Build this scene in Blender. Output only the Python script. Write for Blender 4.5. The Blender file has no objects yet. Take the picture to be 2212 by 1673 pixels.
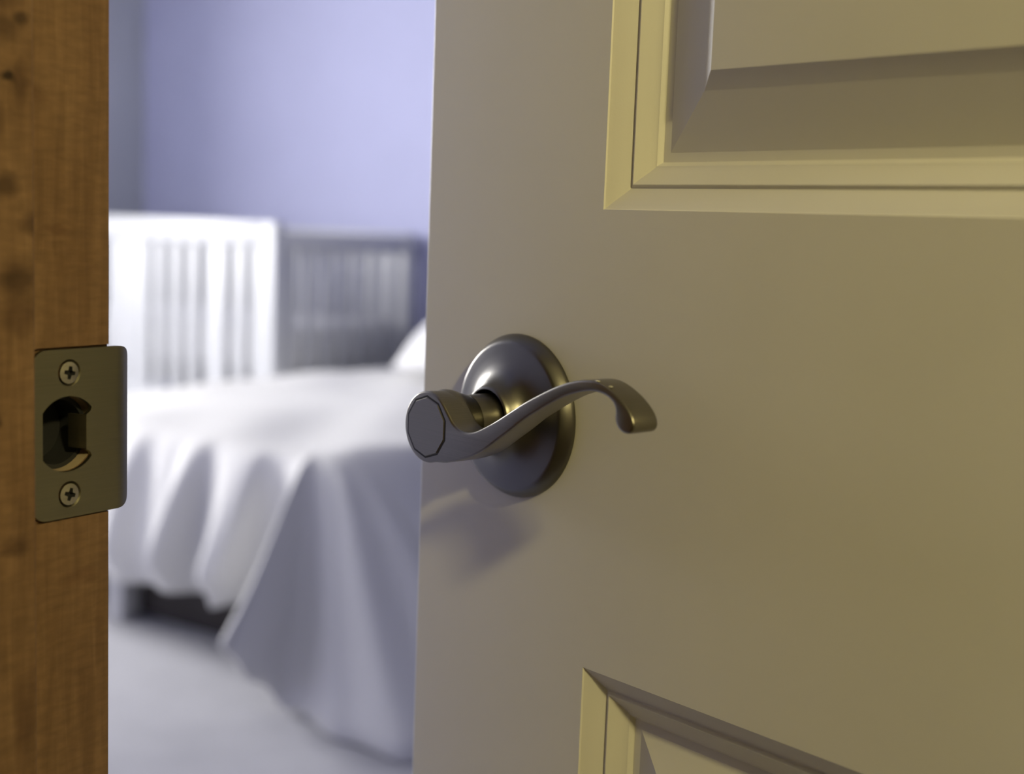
import bpy, bmesh, math, random
from mathutils import Vector, Matrix, Euler
from mathutils.geometry import tessellate_polygon

random.seed(7)
sc = bpy.context.scene
C = sc.collection
R = math.radians

# ------------------------------------------------------------------ camera
cam_d = bpy.data.cameras.new('camera')
cam = bpy.data.objects.new('camera', cam_d)
C.objects.link(cam)
right = Vector((0.83124859, 0.55464862, 0.03729192))
up = Vector((-0.097104, 0.0788219, 0.99214813))
fwd = Vector((-0.54735418, 0.82834293, -0.1193792))
M = Matrix((right, up, -fwd)).transposed().to_4x4()
M.translation = Vector((0.3665, -0.3032, 1.02521))
cam.matrix_world = M
cam_d.sensor_fit = 'HORIZONTAL'
cam_d.sensor_width = 36.0
cam_d.lens = 46.734
cam_d.clip_start = 0.02
cam_d.dof.use_dof = True
cam_d.dof.focus_distance = 0.484
cam_d.dof.aperture_fstop = 6.8
sc.camera = cam

# ------------------------------------------------------------------ view, world, daylight
vs = sc.view_settings
vs.view_transform = 'Standard'
vs.look = 'None'
vs.gamma = 1.0
vs.use_curve_mapping = False
vs.exposure = 0.0

world = bpy.data.worlds.new('sky_world')
sc.world = world
world.use_nodes = True
wb = world.node_tree.nodes['Background']
wb.inputs['Color'].default_value = (0.80, 0.87, 1.0, 1)
wb.inputs['Strength'].default_value = 0.6
world.cycles.sampling_method = 'NONE'
sc.cycles.max_bounces = 5
sc.cycles.diffuse_bounces = 3
sc.cycles.glossy_bounces = 3
sc.cycles.transmission_bounces = 2
sc.cycles.caustics_reflective = False
sc.cycles.caustics_refractive = False

def area(name, loc, direction, sx, sy, power, col):
    l = bpy.data.lights.new(name, 'AREA')
    l.shape = 'RECTANGLE'
    l.size, l.size_y = sx, sy
    l.energy = power
    l.color = col
    o = bpy.data.objects.new(name, l)
    C.objects.link(o)
    o.location = loc
    o.rotation_euler = Vector(direction).to_track_quat('-Z', 'Z').to_euler()
    return o

# daylight entering by the windows (bedroom side wall, end of the landing); bedroom front one is added fill
area('bedroom_window_daylight', (-4.82, 1.4, 1.6), (1, 0.0, 0.0), 1.0, 1.35, 262.0, (1.0, 0.98, 0.96))
area('bedroom_front_added_fill', (-3.75, -0.12, 1.55), (0, 1, 0), 0.9, 1.35, 20.0, (1.0, 0.98, 0.96))  # added fill to lift the bed foot and crib front
area('landing_window_daylight', (-2.58, -1.55, 1.45), (1, 0.0, -0.1), 0.9, 1.3, 3.0, (0.85, 0.92, 1.0))

# ------------------------------------------------------------------ materials
def nt(name):
    m = bpy.data.materials.new(name)
    m.use_nodes = True
    t = m.node_tree
    return m, t, t.nodes['Principled BSDF']

def N(t, kind, **kw):
    n = t.nodes.new(kind)
    for k, v in kw.items():
        if k in n.inputs:
            n.inputs[k].default_value = v
        else:
            setattr(n, k, v)
    return n

def coords(t, scale=(1, 1, 1), rot=(0, 0, 0), src='Object'):
    tc = N(t, 'ShaderNodeTexCoord')
    mp = N(t, 'ShaderNodeMapping')
    mp.inputs['Scale'].default_value = scale
    mp.inputs['Rotation'].default_value = rot
    t.links.new(tc.outputs[src], mp.inputs['Vector'])
    return mp.outputs['Vector']

def ramp(t, fac, stops):
    r = N(t, 'ShaderNodeValToRGB')
    e = r.color_ramp.elements
    while len(e) < len(stops):
        e.new(0.5)
    for i, (p, c) in enumerate(stops):
        e[i].position = p
        e[i].color = (*c, 1) if len(c) == 3 else c
    t.links.new(fac, r.inputs['Fac'])
    return r.outputs['Color']

def bump(t, bsdf, height, strength, dist):
    b = N(t, 'ShaderNodeBump')
    b.inputs['Strength'].default_value = strength
    b.inputs['Distance'].default_value = dist
    t.links.new(height, b.inputs['Height'])
    t.links.new(b.outputs['Normal'], bsdf.inputs['Normal'])

def paint(name, col, rough=0.5, grain=900.0, strength=0.12, dist=0.0004, var=0.04):
    m, t, b = nt(name)
    v = coords(t)
    n = N(t, 'ShaderNodeTexNoise', Scale=grain, Detail=3.0)
    t.links.new(v, n.inputs['Vector'])
    n2 = N(t, 'ShaderNodeTexNoise', Scale=grain * 0.012, Detail=2.0)
    t.links.new(v, n2.inputs['Vector'])
    lo = tuple(c * (1 - var) for c in col)
    hi = tuple(min(1, c * (1 + var)) for c in col)
    t.links.new(ramp(t, n2.outputs['Fac'], [(0.3, lo), (0.7, hi)]), b.inputs['Base Color'])
    b.inputs['Roughness'].default_value = rough
    bump(t, b, n.outputs['Fac'], strength, dist)
    return m

def metal(name, col, rough, brush=(4, 4, 600), var=0.08, stren=0.06):
    m, t, b = nt(name)
    v = coords(t, brush)
    n = N(t, 'ShaderNodeTexNoise', Scale=6.0, Detail=3.0)
    t.links.new(v, n.inputs['Vector'])
    lo = tuple(c * (1 - var) for c in col)
    hi = tuple(min(1, c * (1 + var)) for c in col)
    t.links.new(ramp(t, n.outputs['Fac'], [(0.3, lo), (0.7, hi)]), b.inputs['Base Color'])
    b.inputs['Metallic'].default_value = 1.0
    mr = N(t, 'ShaderNodeMapRange')
    mr.inputs['To Min'].default_value = rough * 0.85
    mr.inputs['To Max'].default_value = rough * 1.15
    t.links.new(n.outputs['Fac'], mr.inputs['Value'])
    t.links.new(mr.outputs['Result'], b.inputs['Roughness'])
    bump(t, b, n.outputs['Fac'], stren, 0.0002)
    return m

def wood(name, knots=()):
    """brown stained softwood, grain along Z, a few knots and scuffs at given object coordinates"""
    m, t, b = nt(name)
    L = t.links
    v = coords(t)
    # streaky grain
    vg = coords(t, (260, 260, 22))
    g = N(t, 'ShaderNodeTexNoise', Scale=1.0, Detail=5.0, Distortion=0.6)
    L.new(vg, g.inputs['Vector'])
    # fine cross figure
    vf = coords(t, (120, 120, 420))
    f = N(t, 'ShaderNodeTexNoise', Scale=1.0, Detail=3.0)
    L.new(vf, f.inputs['Vector'])
    # blotchy stain
    vb = coords(t, (38, 38, 13))
    s = N(t, 'ShaderNodeTexNoise', Scale=1.0, Detail=4.0)
    L.new(vb, s.inputs['Vector'])
    c1 = ramp(t, g.outputs['Fac'], [(0.25, (0.175, 0.100, 0.052)), (0.5, (0.220, 0.128, 0.068)), (0.75, (0.262, 0.156, 0.084))])
    c2 = ramp(t, s.outputs['Fac'], [(0.34, (0.86, 0.83, 0.80)), (0.62, (1, 1, 1))])
    c3 = ramp(t, f.outputs['Fac'], [(0.3, (0.80, 0.80, 0.80)), (0.7, (1.1, 1.1, 1.1))])
    mx = N(t, 'ShaderNodeMix', data_type='RGBA', blend_type='MULTIPLY')
    mx.inputs['Factor'].default_value = 1.0
    L.new(c1, mx.inputs['A']); L.new(c2, mx.inputs['B'])
    mx2 = N(t, 'ShaderNodeMix', data_type='RGBA', blend_type='MULTIPLY')
    mx2.inputs['Factor'].default_value = 0.8
    L.new(mx.outputs['Result'], mx2.inputs['A']); L.new(c3, mx2.inputs['B'])
    col = mx2.outputs['Result']
    # noise-warped position for the knots
    wn = N(t, 'ShaderNodeTexNoise', Scale=55.0, Detail=3.0)
    L.new(v, wn.inputs['Vector'])
    w1 = N(t, 'ShaderNodeVectorMath', operation='SUBTRACT'); L.new(wn.outputs['Color'], w1.inputs[0]); w1.inputs[1].default_value = (0.5, 0.5, 0.5)
    w2 = N(t, 'ShaderNodeVectorMath', operation='SCALE'); L.new(w1.outputs[0], w2.inputs[0]); w2.inputs['Scale'].default_value = 0.012
    w3 = N(t, 'ShaderNodeVectorMath', operation='ADD'); L.new(v, w3.inputs[0]); L.new(w2.outputs[0], w3.inputs[1])
    height = g.outputs['Fac']
    for (ky, kz, ry, rz, dark) in knots:
        a = N(t, 'ShaderNodeVectorMath', operation='SUBTRACT'); L.new(w3.outputs[0], a.inputs[0]); a.inputs[1].default_value = (0, ky, kz)
        q = N(t, 'ShaderNodeVectorMath', operation='MULTIPLY'); L.new(a.outputs[0], q.inputs[0]); q.inputs[1].default_value = (0, 1 / ry, 1 / rz)
        le = N(t, 'ShaderNodeVectorMath', operation='LENGTH'); L.new(q.outputs[0], le.inputs[0])
        k = ramp(t, le.outputs['Value'], [(0.35, (dark, dark * 0.95, dark * 0.95)), (1.0, (1, 1, 1))])
        mm = N(t, 'ShaderNodeMix', data_type='RGBA', blend_type='MULTIPLY')
        mm.inputs['Factor'].default_value = 1.0
        L.new(col, mm.inputs['A']); L.new(k, mm.inputs['B'])
        col = mm.outputs['Result']
    L.new(col, b.inputs['Base Color'])
    b.inputs['Roughness'].default_value = 0.55
    b.inputs['Specular IOR Level'].default_value = 0.3
    bump(t, b, height, 0.25, 0.0006)
    return m

def fabric(name, col, rough=0.9, scale=260.0):
    m, t, b = nt(name)
    v = coords(t)
    n = N(t, 'ShaderNodeTexNoise', Scale=scale, Detail=2.0)
    t.links.new(v, n.inputs['Vector'])
    t.links.new(ramp(t, n.outputs['Fac'], [(0.3, tuple(c * 0.95 for c in col)), (0.7, col)]), b.inputs['Base Color'])
    b.inputs['Roughness'].default_value = rough
    b.inputs['Sheen Weight'].default_value = 0.2
    bump(t, b, n.outputs['Fac'], 0.2, 0.001)
    return m

def carpet(name, c1, c2):
    m, t, b = nt(name)
    v = coords(t)
    n = N(t, 'ShaderNodeTexNoise', Scale=160.0, Detail=4.0)
    n2 = N(t, 'ShaderNodeTexNoise', Scale=5.0, Detail=3.0)
    t.links.new(v, n.inputs['Vector']); t.links.new(v, n2.inputs['Vector'])
    mx = N(t, 'ShaderNodeMix', data_type='FLOAT')
    mx.inputs['Factor'].default_value = 0.45
    t.links.new(n.outputs['Fac'], mx.inputs['A']); t.links.new(n2.outputs['Fac'], mx.inputs['B'])
    t.links.new(ramp(t, mx.outputs['Result'], [(0.35, c1), (0.65, c2)]), b.inputs['Base Color'])
    b.inputs['Roughness'].default_value = 1.0
    b.inputs['Specular IOR Level'].default_value = 0.1
    bump(t, b, n.outputs['Fac'], 0.6, 0.006)
    return m

MAT = {}
MAT['door'] = paint('cream_door_paint', (0.80, 0.78, 0.72), 0.42, 1500.0, 0.10, 0.0002, 0.015)
MAT['lavender'] = paint('lavender_wall_paint', (0.475, 0.49, 0.71), 0.75, 300.0, 0.1, 0.0006, 0.02)
MAT['palewall'] = paint('pale_wall_paint', (0.56, 0.58, 0.62), 0.75, 300.0, 0.1, 0.0006, 0.02)
MAT['hallwall'] = paint('landing_wall_paint', (0.36, 0.32, 0.25), 0.75, 300.0, 0.1, 0.0006, 0.02)
MAT['ceiling'] = paint('white_ceiling_paint', (0.48, 0.48, 0.49), 0.85, 220.0, 0.2, 0.001, 0.01)
MAT['white'] = paint('white_enamel', (0.60, 0.61, 0.635), 0.4, 200.0, 0.03, 0.0003, 0.01)
MAT['carpet'] = carpet('light_grey_carpet', (0.41, 0.41, 0.44), (0.53, 0.53, 0.56))
MAT['hallcarpet'] = carpet('beige_landing_carpet', (0.17, 0.14, 0.11), (0.24, 0.20, 0.16))
MAT['comforter'] = fabric('white_comforter_cotton', (0.76, 0.755, 0.74))
MAT['linen'] = fabric('white_linen', (0.86, 0.86, 0.87))
MAT['mattress'] = fabric('mattress_ticking', (0.55, 0.55, 0.56))
MAT['darkwood'] = paint('dark_bed_frame_stain', (0.035, 0.028, 0.026), 0.6, 200.0, 0.1, 0.0004, 0.1)
MAT['nickel'] = metal('satin_nickel', (0.25, 0.235, 0.20), 0.31, (4, 4, 600), 0.06, 0.03)
MAT['rose'] = metal('satin_nickel_rose', (0.175, 0.168, 0.152), 0.33, (4, 4, 4), 0.05, 0.0)
MAT['plate'] = metal('dull_nickel_plate', (0.27, 0.25, 0.18), 0.42, (4, 4, 300), 0.05)
MAT['screw'] = metal('screw_steel', (0.55, 0.52, 0.42), 0.33, (200, 200, 200))
MAT['groove'] = paint('dark_joint_recess_shade', (0.02, 0.02, 0.022), 0.6, 400.0, 0.05, 0.0001)  # near-black; in the screw recesses it paints in the shade
MAT['speck'] = paint('dried_paint_speck', (0.85, 0.82, 0.7), 0.5)
MAT['rawwood'] = paint('raw_bored_wood', (0.42, 0.33, 0.22), 0.8, 500.0, 0.3, 0.0005, 0.15)
MAT['jamb'] = wood('stained_jamb_wood', [(-0.030, 1.062, 0.006, 0.004, 0.75), (-0.022, 1.018, 0.007, 0.0025, 0.8), (-0.012, 0.900, 0.008, 0.004, 0.85)])
MAT['stop'] = wood('stained_stop_wood', [
    (-0.0510, 1.090, 0.0110, 0.0090, 0.62), (-0.0440, 1.0825, 0.0028, 0.0040, 0.40), (-0.0505, 1.0785, 0.0075, 0.0065, 0.50),
    (-0.0470, 1.0640, 0.0040, 0.0022, 0.16), (-0.0425, 1.0640, 0.0034, 0.0085, 0.62), (-0.0520, 1.0530, 0.0060, 0.0060, 0.60),
    (-0.0490, 1.0310, 0.0062, 0.0060, 0.46), (-0.0405, 1.0210, 0.0030, 0.0050, 0.50), (-0.0525, 1.0210, 0.0035, 0.0040, 0.55),
    (-0.0455, 1.0040, 0.0105, 0.0075, 0.44), (-0.0440, 0.9920, 0.0090, 0.0090, 0.62), (-0.0520, 0.9610, 0.0025, 0.0034, 0.35),
    (-0.0460, 0.9180, 0.0070, 0.0040, 0.62), (-0.0430, 0.8600, 0.0060, 0.0200, 0.72)])

# pane: clear glass that lets daylight through
gm, gt, gb = nt('window_glass')
tr = N(gt, 'ShaderNodeBsdfTransparent'); gl = N(gt, 'ShaderNodeBsdfGlossy'); gl.inputs['Roughness'].default_value = 0.02
ms = N(gt, 'ShaderNodeMixShader'); ms.inputs['Fac'].default_value = 0.06
gt.links.new(tr.outputs[0], ms.inputs[1]); gt.links.new(gl.outputs[0], ms.inputs[2])
gt.links.new(ms.outputs[0], gt.nodes['Material Output'].inputs['Surface'])
MAT['glass'] = gm
lm, lt, lb = nt('lit_opal_glass')
lb.inputs['Base Color'].default_value = (0.9, 0.85, 0.7, 1)
lb.inputs['Emission Color'].default_value = (1.0, 0.85, 0.38, 1)
lb.inputs['Emission Strength'].default_value = 480.0
MAT['lampglass'] = lm

# ------------------------------------------------------------------ mesh helpers
def link(name, me, mat=None, parent=None, smooth=None):
    o = bpy.data.objects.new(name, me)
    C.objects.link(o)
    if mat is not None and not me.materials:
        me.materials.append(MAT[mat])
    if parent is not None:
        o.parent = parent
    if smooth is not None:
        me.polygons.foreach_set('use_smooth', [True] * len(me.polygons))
        if smooth < 180:
            me.set_sharp_from_angle(angle=R(smooth))
    me.update()
    return o

def from_bm(name, bm, mat=None, parent=None, smooth=None, normals=True):
    if normals:
        bmesh.ops.recalc_face_normals(bm, faces=bm.faces)
    me = bpy.data.meshes.new(name)
    bm.to_mesh(me)
    bm.free()
    return link(name, me, mat, parent, smooth)

def add_box(bm, x0, x1, y0, y1, z0, z1, bevel=0.0, seg=2):
    vs_ = [bm.verts.new((x, y, z)) for x in (x0, x1) for y in (y0, y1) for z in (z0, z1)]
    q = [(0, 1, 3, 2), (4, 6, 7, 5), (0, 4, 5, 1), (2, 3, 7, 6), (0, 2, 6, 4), (1, 5, 7, 3)]
    fs = [bm.faces.new([vs_[i] for i in f]) for f in q]
    if bevel:
        es = list({e for f in fs for e in f.edges})
        bmesh.ops.bevel(bm, geom=es, offset=bevel, segments=seg, profile=0.5, affect='EDGES')

def box(name, x0, x1, y0, y1, z0, z1, mat, parent=None, bevel=0.0, seg=2):
    bm = bmesh.new()
    add_box(bm, x0, x1, y0, y1, z0, z1, bevel, seg)
    return from_bm(name, bm, mat, parent, 40 if bevel else None)

def struct(o, label=None, cat=None):
    o['kind'] = 'structure'
    if label:
        o['label'] = label
    if cat:
        o['category'] = cat
    return o

def tag(o, label, cat, group=None):
    o['label'] = label
    o['category'] = cat
    if group:
        o['group'] = group
    return o

def empty(name, loc=(0, 0, 0)):
    o = bpy.data.objects.new(name, None)
    o.empty_display_size = 0.05
    C.objects.link(o)
    o.location = loc
    return o

def lathe(bm, prof, axis_o, seg=72):
    """prof: (radius, height along -Y, i.e. out of the door face); axis through axis_o (x, z)"""
    rings = []
    for r, h in prof:
        if r < 1e-6:
            rings.append([bm.verts.new((axis_o[0], -h, axis_o[1]))])
        else:
            rings.append([bm.verts.new((axis_o[0] + r * math.cos(2 * math.pi * i / seg), -h,
                                        axis_o[1] + r * math.sin(2 * math.pi * i / seg))) for i in range(seg)])
    for a, b in zip(rings, rings[1:]):
        for i in range(seg):
            j = (i + 1) % seg
            if len(a) == 1 and len(b) == 1:
                continue
            if len(a) == 1:
                bm.faces.new((a[0], b[i], b[j]))
            elif len(b) == 1:
                bm.faces.new((a[i], a[j], b[0]))
            else:
                bm.faces.new((a[i], a[j], b[j], b[i]))

def catmull(pts, n, closed=False):
    out = []
    P = [Vector(p) for p in pts]
    m = len(P)
    rng = range(m) if closed else range(m - 1)
    for i in rng:
        p0 = P[(i - 1) % m] if closed or i > 0 else P[i]
        p1, p2 = P[i], P[(i + 1) % m]
        p3 = P[(i + 2) % m] if closed or i + 2 < m else P[i + 1]
        for k in range(n):
            t = k / n
            out.append(0.5 * ((2 * p1) + (p2 - p0) * t + (2 * p0 - 5 * p1 + 4 * p2 - p3) * t * t + (3 * p1 - p0 - 3 * p2 + p3) * t ** 3))
    if not closed:
        out.append(P[-1])
    return out

def boolean_cut(o, cutters):
    for c in cutters:
        md = o.modifiers.new('cut', 'BOOLEAN')
        md.operation = 'DIFFERENCE'
        md.solver = 'EXACT'
        md.object = c
    bpy.context.view_layer.update()
    ev = o.evaluated_get(bpy.context.evaluated_depsgraph_get())
    me = bpy.data.meshes.new_from_object(ev)
    o.modifiers.clear()
    old = o.data
    o.data = me
    bpy.data.meshes.remove(old)
    me.set_sharp_from_angle(angle=R(20))
    for c in cutters:
        bpy.data.objects.remove(c)

# ================================================================== STRUCTURE
# X along the doorway wall, Y into the bedroom, jamb face at X = 0, bedroom side of the wall at Y = 0
XL, XR, YB, H = -4.62, 1.55, 4.02, 2.44      # bedroom
HX0, HX1, HY0, WT = -2.4, 1.66, -2.4, -0.115  # landing, wall thickness

struct(box('floor', XL, XR, -0.05, YB, -0.05, 0.0, 'carpet'), 'light grey carpet of the bedroom beyond the door', 'floor')
struct(box('floor', HX0, HX1, HY0, -0.05, -0.05, -0.001, 'hallcarpet'), 'beige carpet of the landing in front of the door', 'floor')
struct(box('ceiling', XL, XR, -0.06, YB, H, H + 0.08, 'ceiling'), 'white ceiling of the bedroom', 'ceiling')
struct(box('ceiling', HX0, HX1, HY0, -0.06, H, H + 0.08, 'ceiling'), 'white ceiling of the landing', 'ceiling')

struct(box('wall_back', XL - 0.1, XR + 0.1, YB, YB + 0.1, 0, H, 'lavender'), 'lavender painted wall behind the crib', 'wall')
struct(box('wall_right', XR, XR + 0.1, 0.0, YB, 0, H, 'lavender'), 'lavender bedroom wall behind the open door', 'wall')

def wall_with_hole(name, x0, x1, y0, y1, hole, mat, label):
    """wall slab with normal along X and a rectangular window opening (y0, y1, z0, z1)"""
    bm = bmesh.new()
    a0, a1, z0, z1 = hole
    add_box(bm, x0, x1, y0, a0, 0, H)
    add_box(bm, x0, x1, a1, y1, 0, H)
    add_box(bm, x0, x1, a0, a1, 0, z0)
    add_box(bm, x0, x1, a0, a1, z1, H)
    return struct(from_bm(name, bm, mat), label, 'wall')

WB = (0.88, 1.92, 0.85, 2.25)
wall_with_hole('wall_left', XL - 0.1, XL, -0.0, YB, WB, 'palewall', 'pale grey-blue side wall beside the lavender wall')
WH = (-2.0, -1.1, 0.8, 2.1)
wall_with_hole('wall_landing_end', HX0 - 0.1, HX0, HY0, WT, WH, 'hallwall', 'end wall of the landing with a window')
struct(box('wall_landing_back', HX0 - 0.1, HX1 + 0.1, HY0 - 0.1, HY0, 0, H, 'hallwall'), 'landing wall facing the bedroom door', 'wall')
struct(box('wall_landing_right', HX1, HX1 + 0.1, HY0, WT, 0, H, 'hallwall'), 'landing wall past the hinge side of the door', 'wall')

# doorway wall: two layers so each room has its own paint
bm = bmesh.new()
WF = (-4.22, -3.28, 0.85, 2.25)
for (wx0, wx1, wz0, wz1) in ((XL - 0.1, WF[0], 0, H), (WF[1], -0.021, 0, H), (WF[0], WF[1], 0, WF[2]), (WF[0], WF[1], WF[3], H)):
    add_box(bm, wx0, wx1, -0.057, 0.0, wz0, wz1)
add_box(bm, 0.788, XR + 0.1, -0.057, 0.0, 0, H)
add_box(bm, -0.021, 0.788, -0.057, 0.0, 2.06, H)
struct(from_bm('wall_doorway', bm, 'lavender'), 'bedroom face of the wall around the doorway', 'wall')
bm = bmesh.new()
add_box(bm, HX0 - 0.1, -0.021, WT, -0.057, 0, H)
add_box(bm, 0.788, HX1 + 0.1, WT, -0.057, 0, H)
add_box(bm, -0.021, 0.788, WT, -0.057, 2.06, H)
struct(from_bm('wall_landing_front', bm, 'hallwall'), 'landing face of the wall around the doorway', 'wall')

struct(box('baseboard_back', XL, XR, YB - 0.014, YB, 0.0, 0.09, 'white', None, 0.003), 'white baseboard along the lavender wall', 'baseboard')
struct(box('baseboard_left', XL, XL + 0.014, 0.0, YB - 0.014, 0.0, 0.09, 'white', None, 0.003), 'white baseboard along the pale side wall', 'baseboard')

def window(name, x, hole, label, sgn):
    y0, y1, z0, z1 = hole
    w = struct(empty(name, (x - 0.035, (y0 + y1) / 2, z0)), label, 'window')
    cx, cy, cz = w.location
    fr = bmesh.new()
    for (a0, a1, b0, b1) in ((y0, y0 + 0.045, z0, z1), (y1 - 0.045, y1, z0, z1), (y0 + 0.045, y1 - 0.045, z0, z0 + 0.045), (y0 + 0.045, y1 - 0.045, z1 - 0.045, z1)):
        add_box(fr, -0.03, 0.03, a0 - cy, a1 - cy, b0 - cz, b1 - cz)
    from_bm('window_frame', fr, 'white', w)
    zm = (z0 + z1) / 2
    box('meeting_rail', -0.02, 0.02, y0 + 0.045 - cy, y1 - 0.045 - cy, zm - 0.02 - cz, zm + 0.02 - cz, 'white', w)
    for (b0, b1) in ((z0 + 0.045, zm - 0.02), (zm + 0.02, z1 - 0.045)):
        box('pane', -0.003, 0.003, y0 + 0.045 - cy, y1 - 0.045 - cy, b0 - cz, b1 - cz, 'glass', w)
    box('window_sill', 0.03, 0.11, y0 - cy - 0.03, y1 - cy + 0.03, -0.03, 0.0, 'white', w, 0.004)
    return w
window('window_1', XL, WB, 'white framed window in the bedroom side wall', 1)
w3 = window('added_window_3', 0.0, (-4.22, -3.28, 0.85, 2.25), 'white framed window added in the front bedroom wall for fill light', 1)  # unseen window added to brighten the bed foot
w3.location = ((WF[0] + WF[1]) / 2, -0.03, WF[2])
w3.rotation_euler = (0, 0, R(90))
window('window_2', HX0, WH, 'white framed window at the end of the landing', 1)

# ------------------------------------------------------------------ door jamb with strike plate
ZS = 0.9508
trim = struct(box('trim_1', -0.0205, 0.0, WT, 0.0, 0.0, 2.04, 'jamb', None, 0.0012, 3),
              'knotty brown stained door jamb carrying the strike plate', 'door jamb')

def yz_prism(name, outline, x0, x1):
    bm = bmesh.new()
    a = [bm.verts.new((x0, y, z)) for y, z in outline]
    b = [bm.verts.new((x1, y, z)) for y, z in outline]
    n = len(a)
    bm.faces.new(a); bm.faces.new(b[::-1])
    for i in range(n):
        bm.faces.new((a[i], b[i], b[(i + 1) % n], a[(i + 1) % n]))
    return from_bm(name, bm)

def rounded(y0, y1, z0, z1, r, n=7, corners=(1, 1, 1, 1)):
    out = []
    for k, (cy, cz, a0) in enumerate(((y1 - r, z1 - r, 0), (y0 + r, z1 - r, 90), (y0 + r, z0 + r, 180), (y1 - r, z0 + r, 270))):
        if corners[k]:
            for i in range(n):
                a = R(a0 + 90 * i / (n - 1))
                out.append((cy + r * math.cos(a), cz + r * math.sin(a)))
        else:
            out.append((y1 if k in (0, 3) else y0, z1 if k < 2 else z0))
    return out
mort = yz_prism('mortise', rounded(-0.0335, 0.004, ZS - 0.0292, ZS + 0.0294, 0.0045), -0.0017, 0.002)
bore = yz_prism('bore', [(-0.0178 + 0.0128 * math.cos(a), ZS + 0.0128 * math.sin(a)) for a in [2 * math.pi * i / 40 for i in range(40)]], -0.0190, 0.002)
mort.data.materials.append(MAT['jamb'])
bore.data.materials.append(MAT['rawwood'])
boolean_cut(trim, [mort, bore])
if 'raw_bored_wood' not in [m.name for m in trim.data.materials if m]:
    trim.data.materials.append(MAT['rawwood'])
ri = [m.name if m else '' for m in trim.data.materials].index('raw_bored_wood')
for p_ in trim.data.polygons:
    c = p_.center
    if c.x < -0.0018 and c.x > -0.0204 and math.hypot(c.y + 0.0178, c.z - ZS) < 0.0135:
        p_.material_index = ri

bm = bmesh.new()                                             # dark plastic cup, added so the latch bore stays dark inside
cupr = []
for (x, r) in ((-0.0062, 0.0127), (-0.0062, 0.0112), (-0.0185, 0.0112), (-0.0185, 0.0)):
    cupr.append([bm.verts.new((x, -0.0178 + r * math.cos(2 * math.pi * i / 36), ZS + r * math.sin(2 * math.pi * i / 36))) for i in range(36)] if r else [bm.verts.new((x, -0.0178, ZS))])
for a_, b_ in zip(cupr, cupr[1:]):
    for i in range(36):
        j = (i + 1) % 36
        bm.faces.new((a_[i], a_[j], b_[j], b_[i]) if len(b_) > 1 else (a_[i], a_[j], b_[0]))
from_bm('dust_cup', bm, 'groove', trim, 40)
box('door_stop', 0.0, 0.011, -0.0383 - 0.034, -0.0383, 0.0, 2.03, 'stop', trim, 0.0009, 3)
t2 = struct(box('trim_2', 0.768, 0.788, WT, 0.0, 0.0, 2.04, 'jamb', None, 0.0012), 'brown stained hinge-side door jamb', 'door jamb')
box('door_stop', 0.757, 0.768, -0.0383 - 0.034, -0.0383, 0.0, 2.03, 'stop', t2, 0.0009)
struct(box('trim_3', -0.0205, 0.788, WT, 0.0, 2.04, 2.06, 'jamb', None, 0.0012), 'brown stained head jamb above the door', 'door jamb')

# ---- strike plate: flat plate with D hole and two countersunk holes, lip bent round the jamb corner
def hole_arc(cy, cz, r, n, a0=0.0, a1=360.0, end=False):
    m = n if not end else n - 1
    return [(cy + r * math.cos(R(a0 + (a1 - a0) * i / m)), cz + r * math.sin(R(a0 + (a1 - a0) * i / m))) for i in range(n)]

outer = []
for i in range(9):                                           # hidden-side corners, radius 6 mm
    a = R(90 + 90 * i / 8)
    outer.append((-0.0262 + 0.0062 * math.cos(a), 0.0224 + 0.0062 * math.sin(a)))
for i in range(9):
    a = R(180 + 90 * i / 8)
    outer.append((-0.0262 + 0.0062 * math.cos(a), -0.0224 + 0.0062 * math.sin(a)))
lip = []
def lip_s(z):
    return 0.0138 - 0.0042 * (abs(z) / 0.0286) ** 2.4
zc = 0.0226
for i in range(8):                                           # rounded corner, top edge to lip edge (mirrored below)
    a = R(90 * i / 8)
    lip.append((0.0030 + (lip_s(zc) - 0.0030) * math.sin(a), -(zc + (0.0286 - zc) * math.cos(a))))
for i in range(21):
    z = -zc + 2 * zc * i / 20
    lip.append((lip_s(z), z))
for i in range(1, 9):
    a = R(90 - 90 * i / 8)
    lip.append((0.0030 + (lip_s(zc) - 0.0030) * math.sin(a), zc + (0.0286 - zc) * math.cos(a)))
outer += lip
D = []
a_l = math.degrees(math.acos((-0.0279 + 0.0178) / 0.0128))   # flat left side
D += hole_arc(-0.0178, 0, 0.0128, 20, 360 - 41, 360 - a_l, True)[::1]
D += hole_arc(-0.0178, 0, 0.0128, 20, a_l, 41, True)
D += [(-0.0086, 0.0072), (-0.0096, 0.0064), (-0.0104, 0.0060), (-0.0104, 0.0), (-0.0104, -0.0060), (-0.0096, -0.0064), (-0.0086, -0.0072)]
SCR = [(-0.0173, 0.02065), (-0.0173, -0.02065)]
holes = [D] + [hole_arc(y, z, 0.0046, 28) for y, z in SCR]

def bend(y):
    """lip: (y along the sheet) -> (x, y) curving away round the jamb corner"""
    y0, r = 0.0020, 0.0110
    if y <= y0:
        return 0.0, y
    a = (y - y0) / r
    return -r * (1 - math.cos(a)), y0 + r * math.sin(a)

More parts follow.
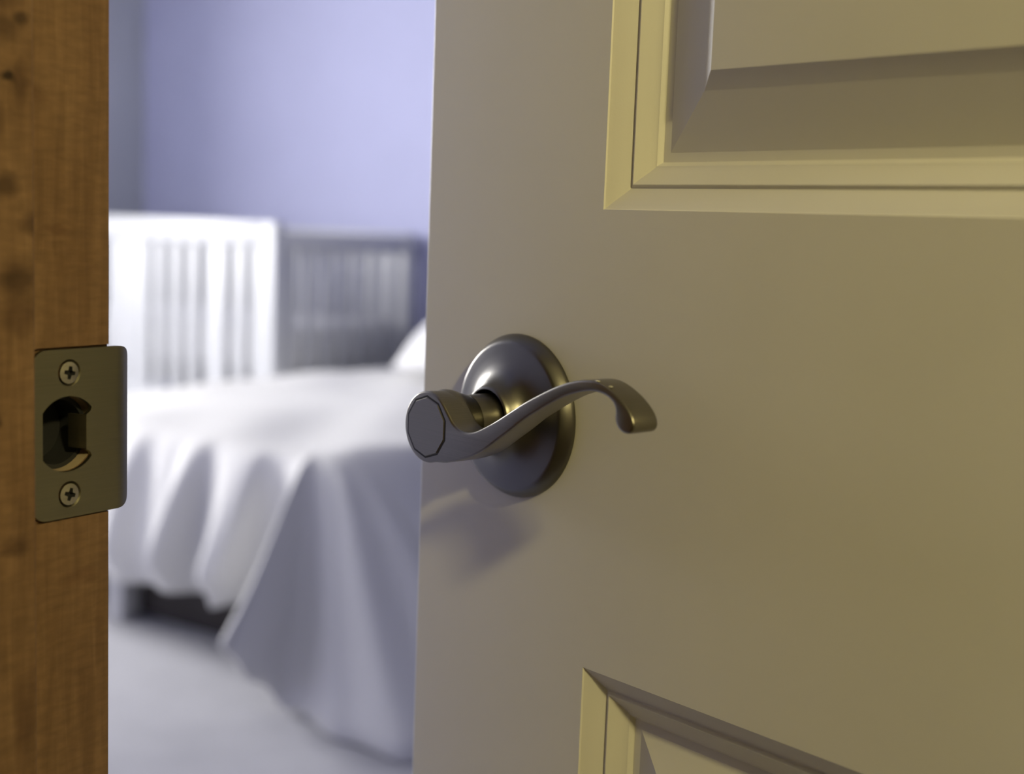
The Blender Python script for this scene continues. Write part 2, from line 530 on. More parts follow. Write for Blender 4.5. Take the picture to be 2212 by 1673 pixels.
bm = bmesh.new()
def loop(pts):
    v_ = [bm.verts.new((0, y, z)) for y, z in pts]
    return [bm.edges.new((v_[i], v_[(i + 1) % len(v_)])) for i in range(len(v_))]
edges = loop(outer)
for h in holes:
    edges += loop(h)
bmesh.ops.triangle_fill(bm, use_beauty=True, use_dissolve=False, edges=edges)
for k in range(9):
    yy = 0.0020 + k * 0.0013
    bmesh.ops.bisect_plane(bm, geom=bm.verts[:] + bm.edges[:] + bm.faces[:], plane_co=(0, yy, 0), plane_no=(0, 1, 0))
for f_ in bm.faces:
    f_.normal_update()
    if f_.normal.x < 0:
        f_.normal_flip()
front = list(bm.faces)
thick = 0.0016
ret = bmesh.ops.extrude_face_region(bm, geom=front)
newv = [g for g in ret['geom'] if isinstance(g, bmesh.types.BMVert)]
for v in newv:
    v.co.x -= thick
# fillet: shrink nothing, bend all
for v in bm.verts:
    y, dx = v.co.y, v.co.x
    bx, by = bend(y)
    a = max(0.0, (y - 0.0020) / 0.0110)
    v.co.x = bx + dx * math.cos(a)
    v.co.y = by + dx * math.sin(a)
# tongue bent into the latch pocket
def strip(bm_, path, z0, z1, th):
    L_, R_ = [], []
    for (x, y) in path:
        L_.append((bm_.verts.new((x, y, z0)), bm_.verts.new((x, y, z1)), bm_.verts.new((x, y + th, z1)), bm_.verts.new((x, y + th, z0))))
    for a, b in zip(L_, L_[1:]):
        for i in range(4):
            bm_.faces.new((a[i], a[(i + 1) % 4], b[(i + 1) % 4], b[i]))
    bm_.faces.new(L_[-1]); bm_.faces.new(L_[0][::-1])
strip(bm, [(-0.0002, -0.0104), (-0.0016, -0.0110), (-0.0035, -0.0118), (-0.0070, -0.0124)], -0.0058, 0.0058, 0.0012)
# countersink cones round the screws
for (sy, sz) in SCR:
    n = 28
    r0 = [bm.verts.new((0.0, sy + 0.0046 * math.cos(2 * math.pi * i / n), sz + 0.0046 * math.sin(2 * math.pi * i / n))) for i in range(n)]
    r1 = [bm.verts.new((-0.0015, sy + 0.0034 * math.cos(2 * math.pi * i / n), sz + 0.0034 * math.sin(2 * math.pi * i / n))) for i in range(n)]
    for i in range(n):
        j = (i + 1) % n
        bm.faces.new((r0[i], r1[i], r1[j], r0[j]))
plate = from_bm('strike_plate', bm, 'plate', trim, 32, normals=True)
plate.location = (0.00045, 0.0, ZS)
plate['label'] = 'dull nickel strike plate with D-shaped latch hole'

# phillips screws
def screw_mesh():
    bm = bmesh.new()
    n, r = 32, 0.0037
    cr = []
    w, l = 0.00060, 0.0022
    for k in range(4):
        a = math.pi / 2 * k
        for (p, q) in ((l, -w), (l, w), (w * 1.35, w * 1.35)):
            cr.append((p * math.cos(a) - q * math.sin(a), p * math.sin(a) + q * math.cos(a)))
    def dome(y, z):
        return 0.00042 * (1 - (y * y + z * z) / (r * r))
    ov = [bm.verts.new((0, r * math.cos(2 * math.pi * i / n), r * math.sin(2 * math.pi * i / n))) for i in range(n)]
    mv = [bm.verts.new((dome(0.0029, 0), 0.0029 * math.cos(2 * math.pi * i / n), 0.0029 * math.sin(2 * math.pi * i / n))) for i in range(n)]
    cv = [bm.verts.new((dome(y, z), y, z)) for y, z in cr]
    dv = [bm.verts.new((-0.0017, y * 0.72, z * 0.72)) for y, z in cr]
    kv = [bm.verts.new((-0.0020, 0.0029 * math.cos(2 * math.pi * i / n), 0.0029 * math.sin(2 * math.pi * i / n))) for i in range(n)]
    for i in range(n):
        j = (i + 1) % n
        bm.faces.new((ov[i], ov[j], mv[j], mv[i]))
        bm.faces.new((kv[i], kv[j], ov[j], ov[i]))
    m = len(cv)
    for i in range(m):
        j = (i + 1) % m
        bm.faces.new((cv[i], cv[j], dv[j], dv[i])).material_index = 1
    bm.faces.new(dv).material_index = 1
    eds = [bm.edges.get((mv[i], mv[(i + 1) % n])) for i in range(n)] + [bm.edges.get((cv[i], cv[(i + 1) % m])) for i in range(m)]
    bmesh.ops.triangle_fill(bm, use_beauty=True, use_dissolve=False, edges=eds)
    bmesh.ops.recalc_face_normals(bm, faces=bm.faces)
    me = bpy.data.meshes.new('screw')
    bm.to_mesh(me); bm.free()
    me.materials.append(MAT['screw'])
    me.materials.append(MAT['groove'])  # dark colour stands in for shade inside the cross recess
    return me
sme = screw_mesh()
for k, (sy, sz) in enumerate(SCR):
    s_ = link('screw', sme, 'screw', plate, 30)
    s_.location = (0.0, sy, sz)
    s_.rotation_euler = (R(-10 if k == 0 else -16), 0, 0)

# ================================================================== DOOR
TH = R(14.4133)
DW, DT, DH = 0.760, 0.035, 2.02
# local frame: x along the door from its free edge, y into the bedroom, z up; hall face at y = 0
cols = [0.0, 0.1045, 0.3275, 0.4325, 0.6555, DW]
rows = [0.0, 0.235, 0.857 - 0.012, 1.033 - 0.012, 1.60, 1.70, 1.89, DH]
Z0 = 0.012
PANELS = [(1, 1), (3, 1), (1, 3), (3, 3), (1, 5), (3, 5)]
MOULD = [(0, 0), (0.35, 0.6), (0.9, 1.0), (2.0, 1.65), (5.0, 3.85), (7.5, 5.8), (8.0, 6.15), (8.35, 6.15), (9.3, 5.25), (9.6, 5.3),
         (11.5, 6.8), (14.0, 8.85), (15.5, 9.95), (16.3, 10.25), (16.8, 10.8), (17.4, 11.7), (17.8, 12.05), (18.3, 12.1), (21.2, 12.0)]
FIELD = [(21.2, 12.0), (21.6, 11.85), (41.4, 4.75), (41.9, 4.5), (47.4, 0.35), (47.9, 0.05), (48.6, 0.0)]

door = None
bm = bmesh.new()
vcache = {}
def gv(x, y, z):
    k = (round(x, 5), round(y, 5), round(z, 5))
    if k not in vcache:
        vcache[k] = bm.verts.new((x, y, z))
    return vcache[k]
for side, yb in ((0, 0.0), (1, DT)):
    for i in range(5):
        for j in range(7):
            if (i, j) in PANELS:
                continue
            q = [gv(cols[i], yb, rows[j]), gv(cols[i + 1], yb, rows[j]), gv(cols[i + 1], yb, rows[j + 1]), gv(cols[i], yb, rows[j + 1])]
            bm.faces.new(q if side == 0 else q[::-1])
    sg = 1 if side == 0 else -1
    for (i, j) in PANELS:
        x0, x1, z0, z1 = cols[i], cols[i + 1], rows[j], rows[j + 1]
        prev = None
        for (o, d) in MOULD:
            o, d = o / 1000, d / 1000
            y = yb + sg * d
            r_ = [gv(x0 + o, y, z0 + o), gv(x1 - o, y, z0 + o), gv(x1 - o, y, z1 - o), gv(x0 + o, y, z1 - o)]
            if prev:
                for k in range(4):
                    q = [prev[k], prev[(k + 1) % 4], r_[(k + 1) % 4], r_[k]]
                    bm.faces.new(q if side == 0 else q[::-1])
            prev = r_
        if side == 1:                                        # far face: simple flat panel
            bm.faces.new(prev[::-1])
for i in range(5):
    bm.faces.new((gv(cols[i], 0, 0), gv(cols[i], DT, 0), gv(cols[i + 1], DT, 0), gv(cols[i + 1], 0, 0)))
    bm.faces.new((gv(cols[i], 0, DH), gv(cols[i + 1], 0, DH), gv(cols[i + 1], DT, DH), gv(cols[i], DT, DH)))
for j in range(7):
    bm.faces.new((gv(0, 0, rows[j]), gv(0, 0, rows[j + 1]), gv(0, DT, rows[j + 1]), gv(0, DT, rows[j])))
    bm.faces.new((gv(DW, 0, rows[j]), gv(DW, DT, rows[j]), gv(DW, DT, rows[j + 1]), gv(DW, 0, rows[j + 1])))
door = from_bm('door_1', bm, 'door', None, 16, normals=False)
ed = door.modifiers.new('eased_edges', 'BEVEL')
ed.width = 0.0007
ed.segments = 3
ed.limit_method = 'ANGLE'
ed.angle_limit = R(80)
struct(door, 'cream painted panel door standing ajar with lever handle', 'door')
door.location = (0.016778, 0.155964, Z0)
door.rotation_euler = (0, 0, -TH)
for (i, j) in PANELS:
    x0, x1, z0, z1 = cols[i], cols[i + 1], rows[j], rows[j + 1]
    bm = bmesh.new()
    prev = None
    for (o, d) in FIELD:
        o, d = o / 1000, d / 1000
        r_ = [bm.verts.new(c) for c in ((x0 + o, d, z0 + o), (x1 - o, d, z0 + o), (x1 - o, d, z1 - o), (x0 + o, d, z1 - o))]
        if prev:
            for k in range(4):
                bm.faces.new((prev[k], prev[(k + 1) % 4], r_[(k + 1) % 4], r_[k]))
        prev = r_
    bm.faces.new(prev)
    from_bm('panel', bm, 'door', door, 14, normals=False)

# ---- lever handle set
HXc, HZc = 0.061866, 0.950 - Z0
handle = empty('door_handle', (HXc, 0, HZc))
handle.parent = door
handle['label'] = 'satin nickel scroll lever on a round rose'

bm = bmesh.new()
mm = 0.001
prof = [(33, 0), (33.0, 1.0), (32.7, 1.8), (31.6, 3.6), (30.4, 5.2), (29.7, 5.75), (28.8, 5.95), (26, 6.35), (22.5, 7.0), (19.5, 7.9), (17.2, 9.2), (15.4, 11.0), (14.1, 13.2), (13.2, 15.4), (12.6, 16.9), (12.2, 17.35), (11.7, 17.4), (11.4, 17.0), (11.3, 9.0)]
lathe(bm, [(r * mm, h * mm) for r, h in prof], (0, 0), 96)
from_bm('rose', bm, 'rose', handle, 50)

bm = bmesh.new()
lathe(bm, [(10.3 * mm, 6 * mm), (10.3 * mm, 27.0 * mm)], (0, -0.0004), 64)
from_bm('shank', bm, 'nickel', handle, 50)

# lever: flowing scroll blade, 12 mm deep, growing out of the flared hub
UP = [(16.03, 1.96), (20.0, 0.25), (23.85, 0.05), (28.35, 1.07), (34.18, 3.69), (39.88, 6.64), (46.82, 10.67), (53.61, 14.61), (60.26, 17.99), (66.78, 21.06), (73.18, 23.62), (79.49, 25.36), (85.72, 26.14), (89.44, 25.76), (93.17, 24.64), (98.13, 22.29), (101.85, 19.7), (104.35, 17.42), (105.79, 15.02), (106.28, 12.92), (105.06, 11.11)]
EN = [(102.74, 10.46), (99.73, 11.32), (98.12, 13.11), (97.45, 15.21), (97.71, 17.66)]
LO = [(96.49, 19.91), (93.36, 21.72), (89.03, 22.53), (84.71, 22.34), (79.74, 21.21), (73.45, 19.11), (67.08, 16.04), (60.59, 12.44), (53.95, 8.53), (47.21, 3.8), (40.28, -0.79), (33.19, -5.5), (25.85, -9.09), (18.26, -11.6), (11.5, -13.3)]
hub_c, hub_r = (0.2, -1.2), 13.75
arc = []
a0, a1 = math.degrees(math.atan2(-13.3 + 1.2, 11.3)) - 22, -325
for i in range(31):
    a = R(a0 + (a1 - a0) * i / 30)
    arc.append((hub_c[0] + hub_r * math.cos(a), hub_c[1] + hub_r * math.sin(a)))
arc_end = arc[-1]
ctrl = [(13.2, 5.0)] + UP + EN + LO
ol = catmull(ctrl, 3)[:]
pts = [(p[0], p[1]) for p in [Vector((a[0], a[1], 0)) for a in ol]] if len(ol[0]) == 2 else [(p.x, p.y) for p in ol]
full = pts + arc
# resample evenly, about 1.5 mm
def resample(P, step):
    L_ = [0.0]
    Q = P + [P[0]]
    for a, b in zip(Q, Q[1:]):
        L_.append(L_[-1] + math.hypot(b[0] - a[0], b[1] - a[1]))
    n = int(L_[-1] / step)
    out, k = [], 0
    for i in range(n):
        s = L_[-1] * i / n
        while L_[k + 1] < s:
            k += 1
        f = (s - L_[k]) / max(1e-9, L_[k + 1] - L_[k])
        out.append((Q[k][0] + f * (Q[k + 1][0] - Q[k][0]), Q[k][1] + f * (Q[k + 1][1] - Q[k][1])))
    return out
full = resample(full, 1.3)
for _ in range(1):
    full = [tuple(0.25 * full[i - 1][c] + 0.5 * full[i][c] + 0.25 * full[(i + 1) % len(full)][c] for c in (0, 1)) for i in range(len(full))]

bm = bmesh.new()
FN, BN = 47.0, 35.0
# ring profile from front face edge to back face edge: (inset, height)
RING = [(1.0, FN), (0.62, FN - 0.07), (0.3, FN - 0.26), (0.08, FN - 0.58), (0.0, FN - 1.0), (0.0, BN + 1.0), (0.08, BN + 0.58), (0.3, BN + 0.26), (0.62, BN + 0.07), (1.0, BN)]
n = len(full)
nor = []
for i in range(n):
    a, b = full[i - 1], full[(i + 1) % n]
    tx, ty = b[0] - a[0], b[1] - a[1]
    l = math.hypot(tx, ty)
    nor.append((ty / l, -tx / l))
area2 = sum(full[i][0] * full[(i + 1) % n][1] - full[(i + 1) % n][0] * full[i][1] for i in range(n))
sgn = 1 if area2 > 0 else -1
rings = []
for (ins, hgt) in RING:
    ring = []
    for i in range(n):
        x, z = full[i]
        k = ins
        # hub flank tapers towards the shank
        dh = math.hypot(x - hub_c[0], z - hub_c[1])
        if x < 12 and hgt < 45:
            k += (FN - 1.0 - hgt) / 10.0 * 0.4 * min(1, (12 - x) / 6)
        ring.append(bm.verts.new(((x - sgn * nor[i][0] * k) * mm, -hgt * mm, (z - sgn * nor[i][1] * k) * mm)))
    rings.append(ring)
for a, b in zip(rings, rings[1:]):
    for i in range(n):
        j = (i + 1) % n
        bm.faces.new((a[i], a[j], b[j], b[i]))
for ring in (rings[0], rings[-1]):
    tris = tessellate_polygon([[Vector((v.co.x, v.co.z, 0)) for v in ring]])
    for t_ in tris:
        try:
            bm.faces.new([ring[i] for i in t_])
        except ValueError:
            pass
bmesh.ops.recalc_face_normals(bm, faces=bm.faces)
# flared barrel behind the blade
lathe(bm, [(9.0 * mm, 39.5 * mm), (13.1 * mm, 39.0 * mm), (13.6 * mm, 37.3 * mm), (13.35 * mm, 35.5 * mm), (12.8 * mm, 33.6 * mm), (12.05 * mm, 31.5 * mm), (11.4 * mm, 29.3 * mm), (10.95 * mm, 27.6 * mm), (10.7 * mm, 27.2 * mm), (10.2 * mm, 27.2 * mm)], (0.1 * mm, -0.9 * mm), 72)
lever = from_bm('lever', bm, 'nickel', handle, 55)

# ten-sided cap set into the hub face, with its dark joint
def ngon_prism(name, r, h0, h1, mat, bev=0.0):
    bm = bmesh.new()
    pts_ = [(hub_c[0] + r * math.cos(R(18 + 36 * k)), hub_c[1] + 0.1 + r * math.sin(R(18 + 36 * k))) for k in range(10)]
    lo_ = [bm.verts.new((x * mm, -h0 * mm, z * mm)) for x, z in pts_]
    md_ = [bm.verts.new((x * mm, -(h1 - bev) * mm, z * mm)) for x, z in pts_]
    s_ = (r - bev) / r
    hi_ = [bm.verts.new(((hub_c[0] + (x - hub_c[0]) * s_) * mm, -h1 * mm, (hub_c[1] + (z - hub_c[1]) * s_) * mm)) for x, z in pts_]
    for a, b in ((lo_, md_), (md_, hi_)):
        for i in range(10):
            j = (i + 1) % 10
            bm.faces.new((a[i], a[j], b[j], b[i]))
    bm.faces.new(hi_)
    return from_bm(name, bm, mat, handle)
ngon_prism('cap_joint', 12.1, 44.0, 47.03, 'groove')
ngon_prism('hub_cap', 11.35, 44.0, 47.35, 'nickel', 0.3)

for (sx, sz, sh) in ((88.0, 26.05, 45.6), (93.2, 24.75, 44.9)):
    bm = bmesh.new()
    bmesh.ops.create_icosphere(bm, subdivisions=2, radius=1.0)
    for v in bm.verts:
        v.co = Vector((v.co.x * 0.0011 + sx * mm, v.co.y * 0.0005 - sh * mm, v.co.z * 0.00022 + sz * mm))
    from_bm('paint_speck', bm, 'speck', handle, 180)

# latch in the free edge
box('latch_plate', -0.0012, 0.0, DT / 2 - 0.0125, DT / 2 + 0.0125, HZc - 0.0285, HZc + 0.0285, 'plate', door, 0.0004)
bm = bmesh.new()
lv = [(-0.012, 0.0125), (0.004, 0.0125), (0.004, 0.0245), (-0.002, 0.0245)]
a = [bm.verts.new((x, y, HZc - 0.008)) for x, y in lv]
b = [bm.verts.new((x, y, HZc + 0.008)) for x, y in lv]
bm.faces.new(a); bm.faces.new(b[::-1])
for i in range(4):
    bm.faces.new((a[i], b[i], b[(i + 1) % 4], a[(i + 1) % 4]))
from_bm('latch_bolt', bm, 'screw', door)

# ================================================================== LANDING FLOOR LAMP (the real fixture that lights the door)
LX, LY, LZ = 0.976, -0.483, 1.558
lamp = tag(empty('floor_lamp', (LX, LY, -0.001)), 'slim floor lamp with a warm glass globe on the landing', 'lamp')
def lathe_ax(bm, prof, axis, org, seg=32):
    """prof: (radius, distance along axis)"""
    axis = Vector(axis).normalized()
    e1 = axis.orthogonal().normalized()
    e2 = axis.cross(e1)
    org = Vector(org)
    rings = []
    for r, h in prof:
        c = org + axis * h
        rings.append([bm.verts.new(c)] if r < 1e-6 else [bm.verts.new(c + e1 * r * math.cos(2 * math.pi * i / seg) + e2 * r * math.sin(2 * math.pi * i / seg)) for i in range(seg)])
    for a, b in zip(rings, rings[1:]):
        for i in range(seg):
            j = (i + 1) % seg
            if len(b) == 1:
                bm.faces.new((a[i], a[j], b[0]))
            elif len(a) == 1:
                bm.faces.new((a[0], b[i], b[j]))
            else:
                bm.faces.new((a[i], a[j], b[j], b[i]))
bm = bmesh.new()
lathe_ax(bm, [(0, 0), (0.13, 0), (0.132, 0.008), (0.12, 0.018), (0.03, 0.03), (0.012, 0.05), (0, 0.05)], (0, 0, 1), (0, 0, 0))
from_bm('base', bm, 'plate', lamp, 40)
bm = bmesh.new()
lathe_ax(bm, [(0.009, 0.045), (0.009, LZ - 0.06), (0.018, LZ - 0.05), (0.020, LZ - 0.035), (0.0, LZ - 0.034)], (0, 0, 1), (0, 0, 0), 20)
from_bm('pole', bm, 'plate', lamp, 40)
bm = bmesh.new()
gr = 0.040
lathe_ax(bm, [(gr * math.sin(math.pi * k / 16), LZ - gr * math.cos(math.pi * k / 16)) for k in range(17)][::2], (0, 0, 1), (0, 0, 0), 12)
from_bm('lamp_globe', bm, 'lampglass', lamp, 180)

# ================================================================== BED
BX0, BX1, BY0, BY1 = -2.70, -1.57, 1.90, 3.86
bed = tag(empty('bed_frame', ((BX0 + BX1) / 2, BY0, 0)), 'dark wooden bed frame beneath the white comforter', 'bed')
def bpart(name, x0, x1, y0, y1, z0, z1, mat='darkwood', bev=0.004):
    cx, cy = (BX0 + BX1) / 2, BY0
    return box(name, x0 - cx, x1 - cx, y0 - cy, y1 - cy, z0, z1, mat, bed, bev)
bpart('side_rail', BX0 + 0.03, BX0 + 0.06, BY0 + 0.07, BY1, 0.015, 0.28)
bpart('side_rail', BX1 - 0.06, BX1 - 0.03, BY0 + 0.07, BY1, 0.015, 0.28)
bpart('foot_rail', BX0 + 0.03, BX1 - 0.03, BY0 + 0.04, BY0 + 0.07, 0.015, 0.28)  # rails carried down near the carpet to darken the space under the bed
bpart('slat_base', BX0 + 0.06, BX1 - 0.06, BY0 + 0.06, BY1, 0.23, 0.25)
bpart('headboard', BX0, BX1, BY1, BY1 + 0.04, 0.1, 0.78)
for (lx, ly) in ((BX0 + 0.03, BY0 + 0.03), (BX1 - 0.09, BY0 + 0.03), (BX0 + 0.03, BY1 - 0.07), (BX1 - 0.09, BY1 - 0.07)):
    bpart('leg', lx, lx + 0.06, ly, ly + 0.06, 0.0, 0.16)
ll = bpart('leg', -2.29, -2.225, BY0 - 0.02, BY0 + 0.04, 0.0, 0.18, 'mattress')
ll['label'] = 'grey centre support leg'
tag(box('mattress', BX0 + 0.03, BX1 - 0.03, BY0 + 0.05, BY1 - 0.01, 0.25, 0.475, 'mattress', None, 0.04, 3), 'mattress hidden under the white comforter on the bed', 'mattress')

# comforter: top sheet, rounded shoulder and hanging skirt with folds
def comforter():
    cr = 0.085
    per = []                                                 # (x, y, nx, ny, key)  key: part of the perimeter
    def seg(p, q, nx, ny, key, step=0.0125):
        L_ = math.hypot(q[0] - p[0], q[1] - p[1])
        m = max(2, int(L_ / step))
        for i in range(m):
            t = i / m
            per.append((p[0] + (q[0] - p[0]) * t, p[1] + (q[1] - p[1]) * t, nx, ny, key, t))
    def arcp(cx, cy, a0, key, m=26):
        for i in range(m):
            t = i / m
            a = R(a0 + 90 * t)
            per.append((cx + cr * math.cos(a), cy + cr * math.sin(a), math.cos(a), math.sin(a), key, t))
    seg((BX0 + cr, BY0), (BX1 - cr, BY0), 0, -1, 'foot')
    arcp(BX1 - cr, BY0 + cr, -90, 'corner', 54)
    seg((BX1, BY0 + cr), (BX1, BY1 - cr), 1, 0, 'side')
    arcp(BX1 - cr, BY1 - cr, 0, 'headr', 6)
    seg((BX1 - cr, BY1), (BX0 + cr, BY1), 0, 1, 'head', 0.03)
    arcp(BX0 + cr, BY1 - cr, 90, 'headl', 6)
    seg((BX0, BY1 - cr), (BX0, BY0 + cr), -1, 0, 'far', 0.03)
    arcp(BX0 + cr, BY0 + cr, 180, 'cornerl', 10)
    n = len(per)
    def sstep(a, b, x):
        t = min(1, max(0, (x - a) / (b - a)))
        return t * t * (3 - 2 * t)
    def lerp_tab(tab, x):
        for (x0, y0), (x1, y1) in zip(tab, tab[1:]):
            if x <= x1:
                t = (x - x0) / (x1 - x0)
                t = t * t * (3 - 2 * t)
                return y0 + (y1 - y0) * t
        return tab[-1][1]
    # foot: offset of the hem and of mid-height, and hem height, against X
    FOOT_OUT = [(-2.70, 0.07), (-2.40, 0.12), (-2.28, 0.05), (-2.16, 0.14), (-2.08, 0.06), (-2.02, 0.12), (-1.955, 0.20), (-1.905, 0.06), (-1.86, 0.09), (-1.81, 0.20), (-1.775, 0.16), (-1.74, 0.0), (-1.69, -0.01), (-1.655, 0.02)]
    FOOT_HEM = [(-2.70, 0.13), (-2.20, 0.125), (-2.02, 0.13), (-1.955, 0.145), (-1.90, 0.14), (-1.81, 0.135), (-1.76, 0.15), (-1.655, 0.15)]
    COR_OUT = [(0.0, 0.02), (0.04, 0.05), (0.09, 0.16), (0.15, 0.29), (0.20, 0.40), (0.23, 0.33), (0.29, 0.26), (0.38, 0.265), (0.52, 0.42), (0.63, 0.55), (0.75, 0.51), (0.87, 0.58), (1.0, 0.48)]
    COR_HEM = [(0.0, 0.15), (0.10, 0.16), (0.20, 0.185), (0.245, 0.085), (0.33, 0.01), (0.5, 0.005), (1.0, 0.005)]
    rowsV = [0, 0.04, 0.09, 0.15, 0.22, 0.3, 0.38, 0.46, 0.54, 0.62, 0.7, 0.78, 0.86, 0.93, 1.0]
    bm = bmesh.new()
    ZT = 0.505
    grid = []
    cx, cy = (BX0 + BX1) / 2, (BY0 + BY1) / 2
    # top: from centre loops outwards
    for s_ in (0.02, 0.2, 0.4, 0.58, 0.72, 0.83, 0.90, 0.945):
        ring = []
        for (x, y, nx, ny, key, t) in per:
            px, py = cx + (x - cx) * s_, cy + (y - cy) * (1 - (1 - s_) * 0.999)
            z = ZT + 0.012 * math.sin(px * 7 + 1.3) * math.sin(py * 5.0) + 0.006 * math.sin(px * 17 + py * 11)
            ring.append(bm.verts.new((px, py, z)))
        grid.append(ring)
    for v in rowsV:
        ring = []
        for (x, y, nx, ny, key, t) in per:
            if key == 'foot':
                out, hem = lerp_tab(FOOT_OUT, x), lerp_tab(FOOT_HEM, x)
            elif key == 'corner':
                out, hem = lerp_tab(COR_OUT, t), lerp_tab(COR_HEM, t)
            elif key == 'side':
                yy = y - (BY0 + cr)
                out = 0.20 + 0.30 * math.exp(-yy / 0.35) + 0.035 * math.sin(yy * 24 + 0.8)
                hem = 0.005 + 0.12 * sstep(0.6, 1.4, yy)
            elif key == 'cornerl':
                out, hem = 0.10, 0.16
            else:
                out, hem = 0.06, 0.16
            shoulder = 0.018 * min(1, v / 0.12)
            if key in ('corner', 'side'):
                o = shoulder + out * (v ** 0.9) * (1 - 0.12 * math.sin(math.pi * v))
            else:
                o = shoulder + out * (v ** 0.85) * (1 - 0.5 * sstep(0.72, 1.0, v))
                if key == 'foot':
                    o += 0.012 * math.sin(x * 60) * math.sin(math.pi * v)
            drop = v if v > 0.12 else v * (0.45 + 0.55 * v / 0.12)
            z = (ZT - 0.008) - (ZT - 0.008 - hem) * drop
            # a little curl where the cloth meets the carpet
            ring.append(bm.verts.new((x + nx * o, y + ny * o, max(z, 0.004))))
        grid.append(ring)
    for a, b in zip(grid, grid[1:]):
        for i in range(n):
            j = (i + 1) % n
            bm.faces.new((a[i], a[j], b[j], b[i]))
    bm.faces.new(grid[0][::-1])
    o = from_bm('comforter', bm, 'comforter', None, 180, normals=True)
    sm = o.modifiers.new('soften', 'SMOOTH'); sm.iterations = 2; sm.factor = 0.3
    so = o.modifiers.new('thickness', 'SOLIDIFY'); so.thickness = 0.012; so.offset = -1
    return o
tag(comforter(), 'rumpled white comforter draped over the bed to the carpet', 'comforter')

def pillow(loc, rot, sx, sy, sz, label):
    bm = bmesh.new()
    nU, nV = 28, 20
    top, bot = {}, {}
    for i in range(nU + 1):
        for j in range(nV + 1):
            u, v = -1 + 2 * i / nU, -1 + 2 * j / nV
            h = (max(0, 1 - abs(u) ** 2.6) * max(0, 1 - abs(v) ** 2.6)) ** 0.5
            x = sx * u * (1 - 0.06 * v * v)
            y = sy * v * (1 - 0.05 * u * u)
            w = 0.01 * math.sin(5 * u + 3 * v)
            top[i, j] = bm.verts.new((x, y, sz * h + w * h))
            bot[i, j] = top[i, j] if h < 1e-6 else bm.verts.new((x, y, -sz * h * 0.8))
    for i in range(nU):
        for j in range(nV):
            bm.faces.new((top[i, j], top[i + 1, j], top[i + 1, j + 1], top[i, j + 1]))
            q = (bot[i, j], bot[i, j + 1], bot[i + 1, j + 1], bot[i + 1, j])
            if len(set(q)) == 4 and not all(a is b for a, b in zip(q, (top[i, j], top[i, j + 1], top[i + 1, j + 1], top[i + 1, j]))):
                try:
                    bm.faces.new(q)
                except ValueError:
                    pass
    o = from_bm('pillow', bm, 'linen', None, 180)
    o.location = loc
    o.rotation_euler = rot
    return tag(o, label, 'pillow')
pillow((-2.09, 3.40, 0.66), (R(24), R(-3), R(4)), 0.36, 0.25, 0.085, 'white pillow propped at the head of the bed')

# ================================================================== CRIB
CX1, CX0, CY0, CY1 = -2.95, -4.31, 3.16, 3.975
crib = tag(empty('crib', ((CX0 + CX1) / 2, (CY0 + CY1) / 2, 0)), 'white slatted wooden baby crib by the lavender wall', 'crib')
ccx, ccy = (CX0 + CX1) / 2, (CY0 + CY1) / 2
def cpart(name, x0, x1, y0, y1, z0, z1, bev=0.004):
    return box(name, x0 - ccx, x1 - ccx, y0 - ccy, y1 - ccy, z0, z1, 'white', crib, bev)
P = 0.055
for (px, py) in ((CX1 - P, CY0), (CX0, CY0), (CX1 - P, CY1 - P), (CX0, CY1 - P)):
    cpart('post', px, px + P, py, py + P, 0.0, 1.012 if py == CY0 else 0.985)
for (y0, y1, top) in ((CY0 + 0.006, CY0 + 0.044, 1.012), (CY1 - 0.044, CY1 - 0.006, 0.985)):
    cpart('top_rail', CX0 + P, CX1 - P, y0, y1, top - 0.088, top)
    cpart('bottom_rail', CX0 + P, CX1 - P, y0, y1, 0.28, 0.36)
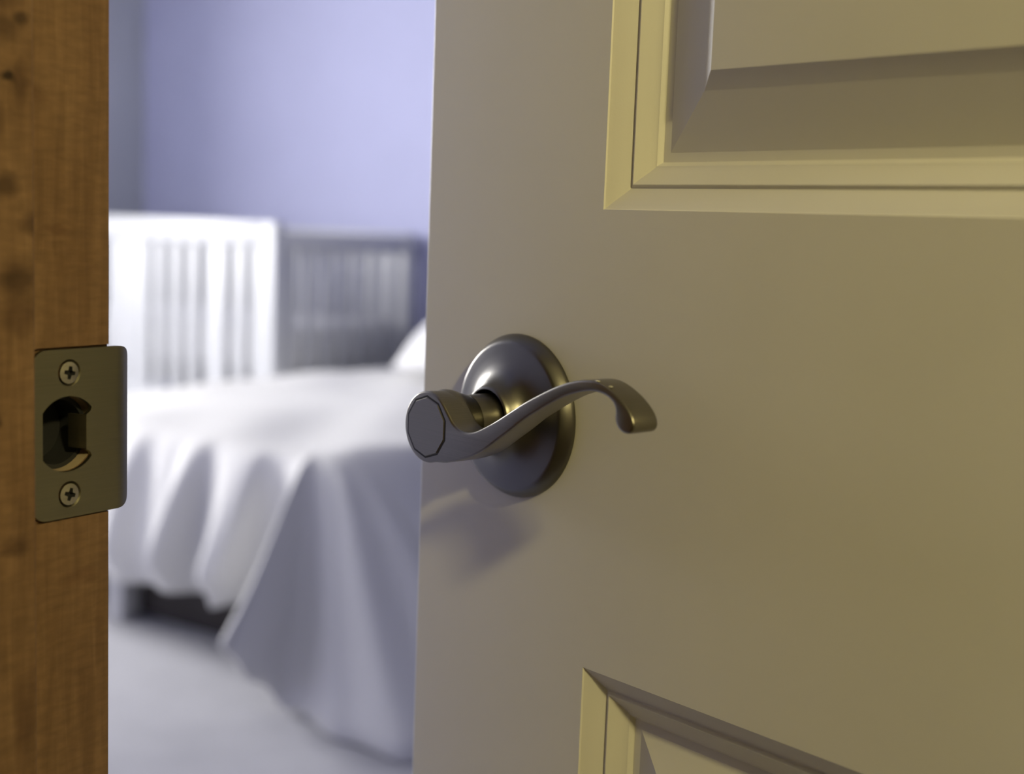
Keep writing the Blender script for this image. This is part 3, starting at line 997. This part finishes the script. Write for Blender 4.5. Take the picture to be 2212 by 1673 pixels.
for (x0, x1) in ((CX1 - 0.046, CX1 - 0.008), (CX0 + 0.008, CX0 + 0.046)):
    cpart('end_rail', x0, x1, CY0 + P, CY1 - P, 0.91, 0.978)
    cpart('end_bottom_rail', x0, x1, CY0 + P, CY1 - P, 0.28, 0.36)
# slats (shared mesh); two broad boards on each long side
def slat_mesh(w, t, h0, h1):
    bm = bmesh.new()
    add_box(bm, -w / 2, w / 2, -t / 2, t / 2, h0, h1, 0.003, 2)
    bmesh.ops.recalc_face_normals(bm, faces=bm.faces)
    me = bpy.data.meshes.new('slat')
    bm.to_mesh(me); bm.free()
    return me
sl_f = slat_mesh(0.050, 0.014, 0.36, 0.924)
sl_w = slat_mesh(0.105, 0.014, 0.36, 0.924)
sl_p = slat_mesh(0.185, 0.016, 0.36, 0.924)
sl_b = slat_mesh(0.050, 0.014, 0.36, 0.897)
sl_e = slat_mesh(0.048, 0.014, 0.36, 0.91)
def slat(me, x, y, rot=0.0, name='slat'):
    o = link(name, me, 'white', crib, 40)
    o.location = (x - ccx, y - ccy, 0)
    o.rotation_euler = (0, 0, rot)
front_x = [-3.056, -3.242, -3.380, -3.472, -3.562, -3.645]
for x in (-3.050, -3.140):
    slat(sl_f, x, CY0 + 0.025)
slat(sl_w, -3.262, CY0 + 0.025, 0, 'board')
for x in (-3.385, -3.475, -3.565, -3.648):
    slat(sl_f, x, CY0 + 0.025)
slat(sl_p, -3.765, CY0 + 0.025, 0, 'board')
for x in (-3.93, -4.02, -4.11, -4.20):
    slat(sl_f, x, CY0 + 0.025)
for k in range(12):
    slat(sl_b, CX1 - P - 0.08 - k * 0.098, CY1 - 0.025)
for k in range(7):
    for xx in (CX1 - 0.027, CX0 + 0.027):
        slat(sl_e, xx, CY0 + P + 0.058 + k * 0.0985, R(90))
cm = box('crib_mattress', CX0 + 0.056, CX1 - 0.048, CY0 + 0.045, CY1 - 0.047, 0.47, 0.635, 'linen', None, 0.03, 3)
tag(cm, 'white mattress lying inside the slatted crib', 'mattress')
box('mattress_support', CX0 + 0.05 - ccx, CX1 - 0.05 - ccx, CY0 + 0.047 - ccy, CY1 - 0.047 - ccy, 0.452, 0.47, 'white', crib)
